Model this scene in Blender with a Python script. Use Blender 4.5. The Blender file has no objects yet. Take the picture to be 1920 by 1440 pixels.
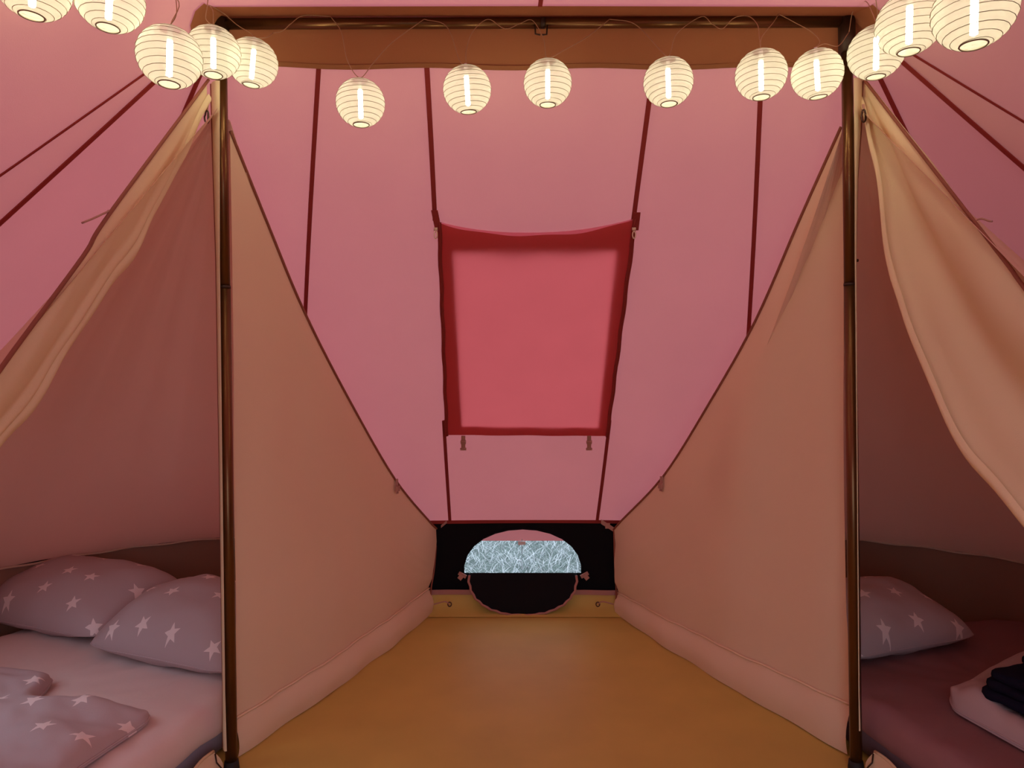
import bpy, bmesh, math, random
from math import sin, cos, pi, radians, sqrt, atan2
from mathutils import Vector, noise, Matrix

random.seed(7)
SC = bpy.context.scene
COL = SC.collection

# ------------------------------------------------------------------ camera, sky, exposure
FPX = 1300.0
CAMZ = 1.5
cam_d = bpy.data.cameras.new('camera')
cam = bpy.data.objects.new('camera', cam_d)
COL.objects.link(cam)
cam.location = (0, 0, CAMZ)
cam.rotation_euler = (pi / 2, 0, 0)
cam_d.sensor_fit = 'HORIZONTAL'
cam_d.sensor_width = 36.0
cam_d.lens = 36.0 * FPX / 1920.0
cam_d.clip_start = 0.02
SC.camera = cam

world = bpy.data.worlds.new('overcast_sky')
SC.world = world
world.use_nodes = True
bg = world.node_tree.nodes['Background']
bg.inputs[0].default_value = (0.72, 0.85, 1.0, 1)
bg.inputs[1].default_value = 2.15

SC.view_settings.view_transform = 'Standard'
SC.view_settings.look = 'None'
SC.view_settings.gamma = 1.0
SC.view_settings.exposure = 0.0
SC.view_settings.use_curve_mapping = False
SC.cycles.max_bounces = 12
SC.cycles.diffuse_bounces = 6
SC.cycles.transmission_bounces = 8
SC.cycles.transparent_max_bounces = 16

BULB = 36.0          # radiance of the glowing rod inside every lantern


def at(u, v, Y):
    """the point at depth Y seen at photograph position (u, v)"""
    return Vector(((u - 960) / FPX * Y, Y, CAMZ - (v - 720) / FPX * Y))


def on_z(u, v, z):
    return at(u, v, (CAMZ - z) * FPX / (v - 720))


def on_plane(u, v, p, n):
    d = at(u, v, 1.0) - Vector((0, 0, CAMZ))
    o = Vector((0, 0, CAMZ))
    n = Vector(n)
    return o + d * ((Vector(p) - o).dot(n) / d.dot(n))


# ------------------------------------------------------------------ materials
def new_mat(name):
    m = bpy.data.materials.new(name)
    m.use_nodes = True
    nt = m.node_tree
    nt.nodes.clear()
    out = nt.nodes.new('ShaderNodeOutputMaterial')
    return m, nt, out


def mottled(nt, col, amount, scale):
    """a colour with a faint uneven tone, as woven cloth has"""
    tc = nt.nodes.new('ShaderNodeTexCoord')
    nz = nt.nodes.new('ShaderNodeTexNoise')
    nz.inputs['Scale'].default_value = scale
    nz.inputs['Detail'].default_value = 5
    nt.links.new(tc.outputs['Object'], nz.inputs['Vector'])
    mx = nt.nodes.new('ShaderNodeMix')
    mx.data_type = 'RGBA'
    mx.inputs['A'].default_value = (*[c * (1 - amount) for c in col], 1)
    mx.inputs['B'].default_value = (*[min(1, c * (1 + amount)) for c in col], 1)
    nt.links.new(nz.outputs['Fac'], mx.inputs['Factor'])
    return mx.outputs['Result'], tc


def weave_bump(nt, tc, scale, strength):
    nz = nt.nodes.new('ShaderNodeTexNoise')
    nz.inputs['Scale'].default_value = scale
    nz.inputs['Detail'].default_value = 3
    nt.links.new(tc.outputs['Object'], nz.inputs['Vector'])
    b = nt.nodes.new('ShaderNodeBump')
    b.inputs['Strength'].default_value = strength
    b.inputs['Distance'].default_value = 0.002
    nt.links.new(nz.outputs['Fac'], b.inputs['Height'])
    return b.outputs['Normal']


def canvas(name, diff, trans, fac, amount=0.05, scale=2.5):
    """cloth that lets part of the daylight through"""
    m, nt, out = new_mat(name)
    c1, tc = mottled(nt, diff, amount, scale)
    c2, _ = mottled(nt, trans, amount, scale)
    nrm = weave_bump(nt, tc, 260, 0.25)
    d = nt.nodes.new('ShaderNodeBsdfDiffuse')
    t = nt.nodes.new('ShaderNodeBsdfTranslucent')
    nt.links.new(c1, d.inputs['Color'])
    nt.links.new(c2, t.inputs['Color'])
    nt.links.new(nrm, d.inputs['Normal'])
    mx = nt.nodes.new('ShaderNodeMixShader')
    mx.inputs[0].default_value = fac
    nt.links.new(d.outputs[0], mx.inputs[1])
    nt.links.new(t.outputs[0], mx.inputs[2])
    nt.links.new(mx.outputs[0], out.inputs[0])
    return m


def plain(name, col, rough=0.6, metal=0.0, amount=0.06, scale=6.0, spec=0.5, bump=0.0, bscale=120):
    m, nt, out = new_mat(name)
    p = nt.nodes.new('ShaderNodeBsdfPrincipled')
    c, tc = mottled(nt, col, amount, scale)
    nt.links.new(c, p.inputs['Base Color'])
    p.inputs['Roughness'].default_value = rough
    p.inputs['Metallic'].default_value = metal
    p.inputs['Specular IOR Level'].default_value = spec
    if bump:
        nt.links.new(weave_bump(nt, tc, bscale, bump), p.inputs['Normal'])
    nt.links.new(p.outputs[0], out.inputs[0])
    return m


def star_cloth(name, base, star, scale=4.7, R=0.041):
    """cotton printed with five-pointed stars (metres in the UV map)"""
    m, nt, out = new_mat(name)
    N = nt.nodes.new
    L = nt.links.new

    def math_(op, a, b=None, c=None):
        n = N('ShaderNodeMath')
        n.operation = op
        for k, x in enumerate((a, b, c)):
            if x is None:
                continue
            if isinstance(x, (int, float)):
                n.inputs[k].default_value = x
            else:
                L(x, n.inputs[k])
        return n.outputs[0]
    uv = N('ShaderNodeTexCoord')
    vo = N('ShaderNodeTexVoronoi')
    vo.voronoi_dimensions = '2D'
    vo.feature = 'F1'
    vo.inputs['Scale'].default_value = scale
    vo.inputs['Randomness'].default_value = 0.42
    L(uv.outputs['UV'], vo.inputs['Vector'])
    sub = N('ShaderNodeVectorMath')
    sub.operation = 'SUBTRACT'
    L(uv.outputs['UV'], sub.inputs[0])
    L(vo.outputs['Position'], sub.inputs[1])
    sp = N('ShaderNodeSeparateXYZ')
    L(sub.outputs[0], sp.inputs[0])
    sc = N('ShaderNodeSeparateColor')
    L(vo.outputs['Color'], sc.inputs[0])
    ang = math_('ARCTAN2', sp.outputs[1], sp.outputs[0])
    r = math_('SQRT', math_('ADD', math_('MULTIPLY', sp.outputs[0], sp.outputs[0]), math_('MULTIPLY', sp.outputs[1], sp.outputs[1])))
    turn = math_('MULTIPLY_ADD', ang, 5 / (2 * pi), math_('MULTIPLY', sc.outputs[0], 3.0))
    fr = math_('SUBTRACT', math_('FRACT', turn), 0.5)
    mm = math_('MULTIPLY', math_('ABSOLUTE', fr), 2 * pi / 5)
    q = 0.42 * R
    nx, ny = q * sin(pi / 5), R - q * cos(pi / 5)
    c = q * sin(pi / 5) * R
    f = math_('ADD', math_('MULTIPLY', math_('COSINE', mm), nx), math_('MULTIPLY', math_('SINE', mm), ny))
    inside = math_('LESS_THAN', math_('MULTIPLY', r, f), c)
    mx = N('ShaderNodeMix')
    mx.data_type = 'RGBA'
    mx.inputs['A'].default_value = (*base, 1)
    mx.inputs['B'].default_value = (*star, 1)
    L(inside, mx.inputs['Factor'])
    p = N('ShaderNodeBsdfPrincipled')
    L(mx.outputs['Result'], p.inputs['Base Color'])
    p.inputs['Roughness'].default_value = 0.85
    p.inputs['Specular IOR Level'].default_value = 0.15
    L(weave_bump(nt, uv, 180, 0.2), p.inputs['Normal'])
    L(p.outputs[0], out.inputs[0])
    return m


M = {}
M['roof'] = canvas('pink_roof_canvas', (0.82, 0.50, 0.40), (0.565, 0.153, 0.168), 0.46, 0.06, 2.2)
M['band'] = canvas('doubled_brown_canvas', (0.40, 0.175, 0.085), (0.30, 0.08, 0.04), 0.2)
M['seam'] = canvas('dark_red_seam_tape', (0.33, 0.055, 0.05), (0.3, 0.03, 0.03), 0.15)
M['frame'] = canvas('dark_red_window_canvas', (0.45, 0.12, 0.10), (1.0, 0.48, 0.55), 0.86)
M['flap'] = canvas('red_window_flap', (0.50, 0.14, 0.12), (0.60, 0.092, 0.097), 0.62, 0.05, 5)
M['cotton'] = canvas('beige_cotton', (0.92, 0.74, 0.54), (0.75, 0.54, 0.36), 0.15, 0.03, 3)
M['curtain'] = canvas('beige_curtain_cotton', (0.90, 0.77, 0.52), (0.75, 0.60, 0.38), 0.18, 0.03, 3)
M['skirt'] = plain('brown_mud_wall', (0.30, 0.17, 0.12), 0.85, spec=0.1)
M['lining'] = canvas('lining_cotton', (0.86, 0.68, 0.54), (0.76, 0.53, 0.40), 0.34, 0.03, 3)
M['lining_shaded'] = canvas('shaded_lining_cotton', (0.86, 0.66, 0.52), (0.70, 0.48, 0.36), 0.22, 0.03, 3)  # same cotton, with the right cabin's shade put into colour and translucency
M['piping'] = plain('brown_red_piping', (0.27, 0.085, 0.05), 0.7)
M['black'] = plain('black_wall_sheet', (0.006, 0.006, 0.008), 0.8, spec=0.1)
M['flapblack'] = plain('black_flap_sheet', (0.007, 0.007, 0.009), 0.75, spec=0.12)
M['binding'] = plain('salmon_binding', (0.44, 0.22, 0.19), 0.8)
M['floor'] = plain('ochre_groundsheet', (0.60, 0.46, 0.115), 0.55, amount=0.16, scale=3.0, spec=0.25, bump=0.15, bscale=40)
M['pole'] = plain('dark_bronze_pole', (0.16, 0.075, 0.028), 0.28, 0.75, amount=0.1)
M['joint'] = plain('dark_pole_joint', (0.05, 0.025, 0.015), 0.5, 0.3)
M['shoe'] = plain('black_rubber', (0.012, 0.011, 0.011), 0.7)
M['wire'] = plain('string_light_wire', (0.42, 0.24, 0.14), 0.5)
M['steel'] = plain('dark_steel', (0.10, 0.06, 0.045), 0.35, 0.7)
M['brass'] = plain('pale_zip_metal', (0.75, 0.62, 0.48), 0.4, 0.4)
M['strap'] = plain('taupe_webbing', (0.46, 0.26, 0.21), 0.8)
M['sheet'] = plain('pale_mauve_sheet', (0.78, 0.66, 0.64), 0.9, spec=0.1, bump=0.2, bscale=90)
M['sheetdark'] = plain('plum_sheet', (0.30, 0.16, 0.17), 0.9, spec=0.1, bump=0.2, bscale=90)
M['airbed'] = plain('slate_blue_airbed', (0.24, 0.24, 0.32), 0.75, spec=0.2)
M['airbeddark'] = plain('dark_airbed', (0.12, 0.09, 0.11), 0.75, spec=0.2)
M['stars'] = star_cloth('grey_star_cotton', (0.54, 0.44, 0.46), (0.90, 0.79, 0.79))
M['navy'] = plain('navy_terry', (0.012, 0.012, 0.028), 0.95, spec=0.05, bump=0.6, bscale=300)
M['grass'] = plain('pale_grass_blade', (0.76, 0.87, 0.92), 0.6, amount=0.45, scale=9.0)
M['shade_leaves'] = plain('shade_hedge_leaves', (0.045, 0.075, 0.03), 0.7, amount=0.5, scale=7)  # for the unseen hedges added as shade
M['lawn'] = plain('lawn_soil', (0.15, 0.19, 0.17), 0.9, amount=0.4, scale=14.0)
M['rib'] = plain('grey_rib_wire', (0.26, 0.21, 0.14), 0.6)
M['ring'] = plain('lantern_ring', (0.22, 0.18, 0.13), 0.5)
M['tag'] = plain('white_peg', (0.85, 0.85, 0.88), 0.5)

# lantern paper: thin, partly see-through
m, nt, out = new_mat('lantern_paper')
d = nt.nodes.new('ShaderNodeBsdfDiffuse')
t = nt.nodes.new('ShaderNodeBsdfTranslucent')
tr = nt.nodes.new('ShaderNodeBsdfTransparent')
c1, _ = mottled(nt, (0.76, 0.745, 0.71), 0.05, 30)
nt.links.new(c1, d.inputs['Color'])
nt.links.new(c1, t.inputs['Color'])
m1 = nt.nodes.new('ShaderNodeMixShader')
m1.inputs[0].default_value = 0.22
m2 = nt.nodes.new('ShaderNodeMixShader')
m2.inputs[0].default_value = 0.50
nt.links.new(d.outputs[0], m1.inputs[1])
nt.links.new(t.outputs[0], m1.inputs[2])
nt.links.new(m1.outputs[0], m2.inputs[1])
nt.links.new(tr.outputs[0], m2.inputs[2])
nt.links.new(m2.outputs[0], out.inputs[0])
M['paper'] = m
# glowing rod
m, nt, out = new_mat('warm_light_rod')
e = nt.nodes.new('ShaderNodeEmission')
e.inputs[0].default_value = (1.0, 0.95, 0.60, 1)
e.inputs[1].default_value = BULB
nt.links.new(e.outputs[0], out.inputs[0])
M['bulb'] = m


# ------------------------------------------------------------------ geometry helpers
def tag(o, label=None, cat=None, group=None, kind=None):
    if label:
        o['label'] = label
    if cat:
        o['category'] = cat
    if group:
        o['group'] = group
    if kind:
        o['kind'] = kind
    return o


def empty(name, loc=(0, 0, 0)):
    o = bpy.data.objects.new(name, None)
    o.location = loc
    o.empty_display_size = 0.1
    COL.objects.link(o)
    return o


def mesh_obj(name, verts, faces, mat, parent=None, smooth=False, uvs=None):
    me = bpy.data.meshes.new(name)
    me.from_pydata([tuple(v) for v in verts], [], faces)
    me.materials.append(mat)
    if smooth:
        me.polygons.foreach_set('use_smooth', [True] * len(me.polygons))
    if uvs is not None:
        ul = me.uv_layers.new(name='UVMap')
        for lp in me.loops:
            ul.data[lp.index].uv = uvs[lp.vertex_index]
    o = bpy.data.objects.new(name, me)
    COL.objects.link(o)
    if parent is not None:
        o.parent = parent
        o.matrix_parent_inverse = Matrix.Translation(-parent.location) if parent.type == 'EMPTY' else Matrix()
        if parent.type == 'EMPTY':
            o.matrix_parent_inverse = parent.matrix_basis.inverted()
    return o


def grid(name, fn, nu, nv, mat, parent=None, smooth=True, uvfn=None, flip=False):
    vs, fs, uv = [], [], []
    for i in range(nu + 1):
        for j in range(nv + 1):
            vs.append(fn(i / nu, j / nv))
            uv.append(uvfn(i / nu, j / nv) if uvfn else (i / nu, j / nv))
    for i in range(nu):
        for j in range(nv):
            a = i * (nv + 1) + j
            f = [a, a + nv + 1, a + nv + 2, a + 1]
            fs.append(f[::-1] if flip else f)
    return mesh_obj(name, vs, fs, mat, parent, smooth, uv)


class MB:
    """collects shapes that make up one mesh"""

    def __init__(self):
        self.v, self.f = [], []

    def tube(self, pts, r, n=10, cap=True, closed=False):
        pts = [Vector(p) for p in pts]
        base = len(self.v)
        k = len(pts)
        prev = None
        for i, p in enumerate(pts):
            if closed:
                tdir = pts[(i + 1) % k] - pts[i - 1]
            else:
                tdir = pts[min(i + 1, k - 1)] - pts[max(i - 1, 0)]
            tdir.normalize()
            if prev is None:
                ref = Vector((0, 0, 1)) if abs(tdir.z) < 0.9 else Vector((1, 0, 0))
                x = tdir.cross(ref).normalized()
            else:
                x = (prev - tdir * prev.dot(tdir)).normalized()
            prev = x
            y = tdir.cross(x)
            rr = r[i] if isinstance(r, (list, tuple)) else r
            for j in range(n):
                a = 2 * pi * j / n
                self.v.append(p + x * cos(a) * rr + y * sin(a) * rr)
        for i in range(k if closed else k - 1):
            for j in range(n):
                a = base + i * n + j
                b = base + i * n + (j + 1) % n
                c = base + ((i + 1) % k) * n + (j + 1) % n
                d = base + ((i + 1) % k) * n + j
                self.f.append([a, b, c, d])
        if cap and not closed:
            self.f.append([base + j for j in range(n)][::-1])
            self.f.append([base + (k - 1) * n + j for j in range(n)])
        return self

    def box(self, c, sx, sy, sz, rot=None):
        c = Vector(c)
        b = len(self.v)
        for dx in (-1, 1):
            for dy in (-1, 1):
                for dz in (-1, 1):
                    p = Vector((dx * sx / 2, dy * sy / 2, dz * sz / 2))
                    if rot is not None:
                        p = rot @ p
                    self.v.append(c + p)
        for q in ((0, 1, 3, 2), (4, 6, 7, 5), (0, 4, 5, 1), (2, 3, 7, 6), (0, 2, 6, 4), (1, 5, 7, 3)):
            self.f.append([b + i for i in q])
        return self

    def strip(self, pts, wdir, width, thick, ndir):
        """flat tape along pts: width along wdir, thickness along ndir"""
        b = len(self.v)
        for p, w, n in zip(pts, wdir, ndir):
            p, w, n = Vector(p), Vector(w).normalized() * width / 2, Vector(n).normalized() * thick
            self.v += [p - w, p + w, p + w + n, p - w + n]
        for i in range(len(pts) - 1):
            for j in range(4):
                a = b + i * 4 + j
                c = b + i * 4 + (j + 1) % 4
                self.f.append([a, c, c + 4, a + 4])
        e = b + (len(pts) - 1) * 4
        self.f.append([b + 3, b + 2, b + 1, b])
        self.f.append([e, e + 1, e + 2, e + 3])
        return self

    def lathe(self, prof, n=24, c=(0, 0, 0)):
        b = len(self.v)
        c = Vector(c)
        for r, z in prof:
            for j in range(n):
                a = 2 * pi * j / n
                self.v.append(c + Vector((r * cos(a), r * sin(a), z)))
        for i in range(len(prof) - 1):
            for j in range(n):
                a = b + i * n + j
                d = b + i * n + (j + 1) % n
                self.f.append([a, d, d + n, a + n])
        return self

    def build(self, name, mat, parent=None, smooth=True):
        return mesh_obj(name, self.v, self.f, mat, parent, smooth)


def interp(pts, s):
    """point at fraction s of a polyline, by arc length"""
    pts = [Vector(p) for p in pts]
    ls = [(pts[i + 1] - pts[i]).length for i in range(len(pts) - 1)]
    t = s * sum(ls)
    for i, l in enumerate(ls):
        if t <= l or i == len(ls) - 1:
            return pts[i].lerp(pts[i + 1], min(1, t / l) if l else 0)
        t -= l


def smooth_line(pts, n=24):
    """Catmull-Rom through pts"""
    P = [Vector(p) for p in pts]
    P = [P[0] * 2 - P[1]] + P + [P[-1] * 2 - P[-2]]
    o = []
    for i in range(1, len(P) - 2):
        for k in range(n):
            t = k / n
            a, b, c, d = P[i - 1], P[i], P[i + 1], P[i + 2]
            o.append(0.5 * ((2 * b) + (c - a) * t + (2 * a - 5 * b + 4 * c - d) * t * t + (3 * b - a - 3 * c + d) * t ** 3))
    o.append(P[-2])
    return o


# ------------------------------------------------------------------ the tent's main lines
YR, ZR = 2.70, 2.935            # the ridge
YB, ZE = 4.588, 0.589           # the eave behind
RC = YB - YR                    # radius of the rounded ends
TX = 0.10                       # the middle of the tent
PL, PR = -1.118, 1.318          # where the poles carry the ridge
NB = Vector((0, -(ZR - ZE), -RC)).normalized()   # inward normal of the back slope
RIDGE = Vector((0, YR, ZR))


def slope_back(u, v):
    return on_plane(u, v, RIDGE, NB)


def arc(px, side, deg):
    a = radians(deg)
    return Vector((px + side * -cos(a) * RC, YR + sin(a) * RC, ZE))


# stations: (top point, eave point, seam width or None)
def ridge(x):
    return Vector((x, YR, ZR))


def side_stations(side):
    px = PL if side < 0 else PR
    f = (lambda d: arc(px, 1 if side < 0 else -1, 180 - d))
    if side < 0:
        S = [(ridge(-.345), Vector((-.415, YB, ZE)), .021),
             (ridge(-.745), Vector((-1.44, YB - .01, ZE)), .020)]
    else:
        S = [(ridge(.575), Vector((.562, YB, ZE)), .021),
             (ridge(.985), Vector((1.50, YB - .01, ZE)), .020)]
    S.append((ridge(px), f(112), None))
    S += [(ridge(px), f(d), None) for d in (125, 138)]
    S.append((ridge(px), f(150 if side < 0 else 156), .019))
    S += [(ridge(px), f(d), None) for d in (165, 180, 195)]
    S.append((ridge(px), f(210 if side < 0 else 213.5), .018))
    m = (lambda x, y, z: Vector((px + (x - PL), y, z)) if side < 0 else Vector((px - (x - PL), y, z)))
    S.append((ridge(px), m(-2.72, 1.45, .79 if side < 0 else .95), .007))
    S.append((ridge(px), m(-2.42, .55, 1.25), None))
    S.append((ridge(px), m(-1.82, -.10, 1.78), None))
    S.append((ridge(px), m(-1.15, -.40, 2.10), None))
    return S


def f_arc_fix():
    pass


SL, SR = side_stations(-1), side_stations(1)
FRONT = (ridge(TX), Vector((TX, -.45, 2.16)), .016)
CENTRE = Vector((TX, 2.4, 1.2))


def loft(name, stations, t0, t1, mat, parent, off=0.0, n=10, skip=()):
    """canvas between neighbouring stations, t from ridge (0) to eave (1)"""
    vs, fs = [], []
    for a, b, _ in stations:
        for k in range(n + 1):
            t = t0 + (t1 - t0) * k / n
            p = a.lerp(b, t)
            if off:
                p = p + (CENTRE - p).normalized() * off
            vs.append(p)
    for i in range(len(stations) - 1):
        for k in range(n):
            if (i, k) in skip:
                continue
            q = i * (n + 1) + k
            fs.append([q, q + n + 1, q + n + 2, q + 1])
    return mesh_obj(name, vs, fs, mat, parent, True)


# ------------------------------------------------------------------ the setting
ceiling = empty('ceiling', (TX, YR, ZR))
tag(ceiling, kind='structure')

# window opening in the middle gore of the back slope
WO = [slope_back(*p) for p in ((820, 414), (1194, 407), (1141, 815), (835, 813))]      # outline of the window
WH = [slope_back(*p) for p in ((850, 468), (1154, 466), (1121, 799), (866, 797))]      # its see-through middle
c_top0, c_eave0 = SL[0][0], SL[0][1]
c_top1, c_eave1 = SR[0][0], SR[0][1]
outer = [c_top0, c_top1, c_eave1, c_eave0]
vs = outer + WH
mesh_obj('roof_panel', vs, [[0, 1, 5, 4], [1, 2, 6, 5], [2, 3, 7, 6], [3, 0, 4, 7]], M['roof'], ceiling)


def gores(S, cuts):
    idx = [i for i, s in enumerate(S) if s[2]] if cuts is None else cuts
    for a, b in zip(idx[:-1], idx[1:]):
        sk = ()
        if S is SL and a <= 8 < b:
            sk = [(7 - a, 5), (7 - a, 6), (8 - a, 4), (8 - a, 5), (8 - a, 6)]            # unseen opening added to let daylight onto the left bed
        if S is SL and a == 9:
            sk = [(0, 4), (0, 5), (0, 6)]  # the added opening carried on into the next gore
        loft('roof_panel', S[a:b + 1], 0, 1, M['roof'], ceiling, n=8, skip=sk)


for S in (SL, SR):
    seam_idx = [i for i, s in enumerate(S) if s[2]]
    gores(S, seam_idx + [len(S) - 1])
    loft('roof_panel', [S[-1], FRONT], 0, 1, M['roof'], ceiling, n=8)

# doubled band of canvas along the ridge and around both pole tops
BB = [SL[3], SL[2], SL[1], SL[0], SR[0], SR[1], SR[2], SR[3]]
loft('ridge_band', BB, 0.0, 0.060, M['band'], ceiling, 0.006, 3)
for S in (SL, SR):
    loft('pole_patch', S[3:], 0.0, 0.060 if S is SL else 0.055, M['band'], ceiling, 0.006, 3)
loft('ridge_band', [SL[-1], FRONT, SR[-1]], 0.0, 0.045, M['band'], ceiling, 0.006, 3)
# stitched hem of the band
hem = MB()
hl = []
for a, b, _ in BB:
    p = a.lerp(b, .058)
    hl.append(p + (CENTRE - p).normalized() * .009)
hl = [interp(hl, k / 30) + Vector((0, 0, .005 * sin(k * .8) - .006 * sin(k * .105))) for k in range(31)]
hem.strip(hl, [Vector((0, RC, -(ZR - ZE)))] * 31, .018, .003, [NB] * 31)
hem.build('band_hem', M['band'], ceiling, False)


def seam(a, b, w, t0, t1, wig=0.004):
    d = (b - a)
    mid = a.lerp(b, .5)
    wd = d.cross(CENTRE - mid).normalized()
    n = wd.cross(d).normalized()
    if n.dot(CENTRE - mid) < 0:
        n = -n
    pts = []
    for k in range(15):
        t = t0 + (t1 - t0) * k / 14
        pts.append(a.lerp(b, t) + n * .004 + wd * wig * sin(7 * t + a.x * 9))
    MB().strip(pts, [wd] * 15, w, .004, [n] * 15).build('seam', M['seam'], ceiling, False)


for S in (SL, SR):
    for i, (a, b, w) in enumerate(S):
        if w:
            if i == 0:
                seam(a, b, w, .0605, .285)
                seam(a, b, w * .95, .70, .998)
            else:
                seam(a, b, w, .0605, .998)
seam(FRONT[0], FRONT[1], FRONT[2], .045, .9)
# eave tape over the wall
et = MB()
xs = [-1.3 + i * .1 for i in range(28)]
et.strip([Vector((x, YB - .006, ZE + .004 * sin(x * 3 + 1))) for x in xs], [Vector((0, 0, 1))] * 28, .022, .004, [Vector((0, -1, 0))] * 28)
et.build('eave_tape', M['seam'], ceiling, False)
# storm valance hanging outside below the eave
vp = [s[1] for s in SL[::-1] if s[1].z < .6] + [s[1] for s in SR if s[1].z < .6]
vs, fs = [], []
for i, p in enumerate(vp):
    o = (p - Vector((TX, YR, p.z))).normalized() * .085
    o.x *= .3 if abs(p.x - TX) < 1.5 else 1
    vs += [p, p + o + Vector((0, 0, -.145))]
fs = [[2 * i, 2 * i + 2, 2 * i + 3, 2 * i + 1] for i in range(len(vp) - 1)]
mesh_obj('eave_valance', vs, fs, M['roof'], ceiling)

# roof window: doubled dark border, red cover zipped over it, zips and tabs
win = empty('window_1', (WO[0] + WO[2]) / 2)
tag(win, kind='structure')
off = NB * .007
mesh_obj('window_border', [p + off for p in WO] + [p + off for p in WH], [[1, 2, 6, 5], [2, 3, 7, 6], [3, 0, 4, 7]], M['frame'], win)


def border_top(s, t):
    d = (WO[3].lerp(WO[2], s) - WO[0].lerp(WO[1], s)).normalized()
    a = WO[0].lerp(WO[1], s) + d * .066 * (1 - abs(2 * s - 1) ** 2.2)
    return a.lerp(WH[0].lerp(WH[1], s), t) + off


grid('window_border', border_top, 24, 3, M['frame'], win)


def flap_pt(s, t):
    top = WO[0].lerp(WO[1], s)
    bot = WO[3].lerp(WO[2], s)
    sag = .062 * (1 - abs(2 * s - 1) ** 2.2)
    d = (bot - top)
    p = top + d.normalized() * sag * (1 - t) ** 2 + d * t
    bow = .012 + .035 * (1 - t) ** 6 * (1 - abs(2 * s - 1) ** 3) + .02 * sin(pi * s) * sin(pi * t)
    q = noise.noise(Vector((s * 5, t * 6, 3.1))) * .007 * min(1, 6 * s, 6 * (1 - s)) + .006 * sin(s * 20 + t * 3) * (1 - t) ** 8
    return p + NB * (bow + q)


grid('window_flap', flap_pt, 36, 40, M['flap'], win)
zips = []
for a, b, sx in ((0, 3, 1), (1, 2, -1)):
    zl = [WO[a].lerp(WO[b], k / 24) + NB * .016 + Vector((sx * (.010 + .0025 * sin(k * 1.3)), 0, 0)) for k in range(25)]
    zips.append(MB().strip(zl, [Vector((1, 0, 0))] * 25, .020, .006, [NB] * 25).build('zip', M['seam'], win, False))
    zl = [p + NB * .006 for p in zl]
    MB().tube(zl, .0035, 6).build('zip_teeth', M['seam'], zips[-1])
for (u, v), nm in (((818, 424), 0), ((1187, 424), 1)):
    p = slope_back(u, v) + NB * .03
    zp = MB()
    zp.box(p, .018, .006, .014)
    loop = [p + Vector((sin(a) * .007, -.003, -.028 + cos(a) * .017)) for a in [2 * pi * i / 12 for i in range(12)]]
    zp.tube(loop, .003, 6, closed=True)
    zp.build('zip_puller', M['brass'], zips[nm])
for u, v in ((869, 825), (1104, 825)):
    p = slope_back(u, v - 12) + NB * .018
    q = slope_back(u, v + 12) + NB * .018
    tb = MB()
    tb.strip([p, p.lerp(q, .5), q], [Vector((1, 0, 0))] * 3, .024, .004, [NB] * 3)
    rt = Matrix.Rotation(-radians(51), 3, 'X')
    tb.box(p.lerp(q, .45) + NB * .006, .032, .018, .012, rt)
    tb.box(q + NB * .005, .036, .012, .010, rt)
    tb.build('window_tab', M['strap'], win, False)
# reinforcement where the seams meet the window
for u, v, u2, v2 in ((815, 398, 822, 425), (1194, 402, 1190, 428)):
    a, b = slope_back(u, v - 6) + NB * .012, slope_back(u2, v2) + NB * .016
    MB().strip([a, b], [Vector((1, 0, 0))] * 2, .030, .006, [NB] * 2).build('corner_patch', M['seam'], win, False)

# ---- the low dark wall behind, with its half-round opening
WC = Vector(((980 - 960) / FPX * YB, YB, 0))
HZ = CAMZ - (1074 - 720) / FPX * YB       # bottom edge of the opening
HR, HH = .392, .292


def hole_pts(y, k=26):
    o = []
    for i in range(k + 1):
        a = pi * i / k
        sc = 1 + .004 * (1 if i % 2 else -1)
        o.append(Vector((WC.x - cos(a) ** 1 * HR * sc, y, HZ + (abs(sin(a)) ** .85) * HH * sc)))
    return o


def bind_faces(outer, inner, name, mat, parent=None):
    bm = bmesh.new()
    ed = []
    for loop in (outer, inner):
        vv = [bm.verts.new(p) for p in loop]
        ed += [bm.edges.new((vv[i], vv[(i + 1) % len(vv)])) for i in range(len(vv))]
    bmesh.ops.triangle_fill(bm, use_beauty=True, use_dissolve=False, edges=ed)
    me = bpy.data.meshes.new(name)
    bm.to_mesh(me)
    bm.free()
    me.materials.append(mat)
    o = bpy.data.objects.new(name, me)
    COL.objects.link(o)
    if parent is not None:
        o.parent = parent
        o.matrix_parent_inverse = parent.matrix_basis.inverted()
    return o


hp = hole_pts(YB)
xa, xb = SL[0][1].x - .9, SR[0][1].x + .9
wall_back = bind_faces([Vector((xa, YB, 0)), Vector((xb, YB, 0)), Vector((xb, YB, ZE)), Vector((xa, YB, ZE))], hp, 'wall_back', M['black'])
tag(wall_back, kind='structure')


def wall_ring(name, pts, mat, z1=None, parent=None):
    vs, fs = [], []
    for p in pts:
        vs += [Vector((p.x, p.y, -.01)), Vector((p.x, p.y, p.z if z1 is None else z1))]
    for i in range(len(pts) - 1):
        fs.append([2 * i, 2 * i + 2, 2 * i + 3, 2 * i + 1])
    o = mesh_obj(name, vs, fs, mat, parent)
    tag(o, kind='structure')
    return o


low_l = [Vector((xa, YB, ZE))] + [s[1] for s in SL[2:10]]
low_r = [Vector((xb, YB, ZE))] + [s[1] for s in SR[2:10]]
wall_ring('trim_1', low_l, M['black'])
wall_ring('trim_2', low_r, M['black'])
# canvas sides of the porch in front; the door between them stands open
frl = [s[1] for s in SL[9:]] + [Vector((-.30, -.43, 2.13))]
frr = [s[1] for s in SR[9:]] + [Vector((1.0, -.42, 2.12))]
wall_ring('wall_front', frl, M['roof'])
wall_ring('wall_front', frr, M['roof'])

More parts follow.
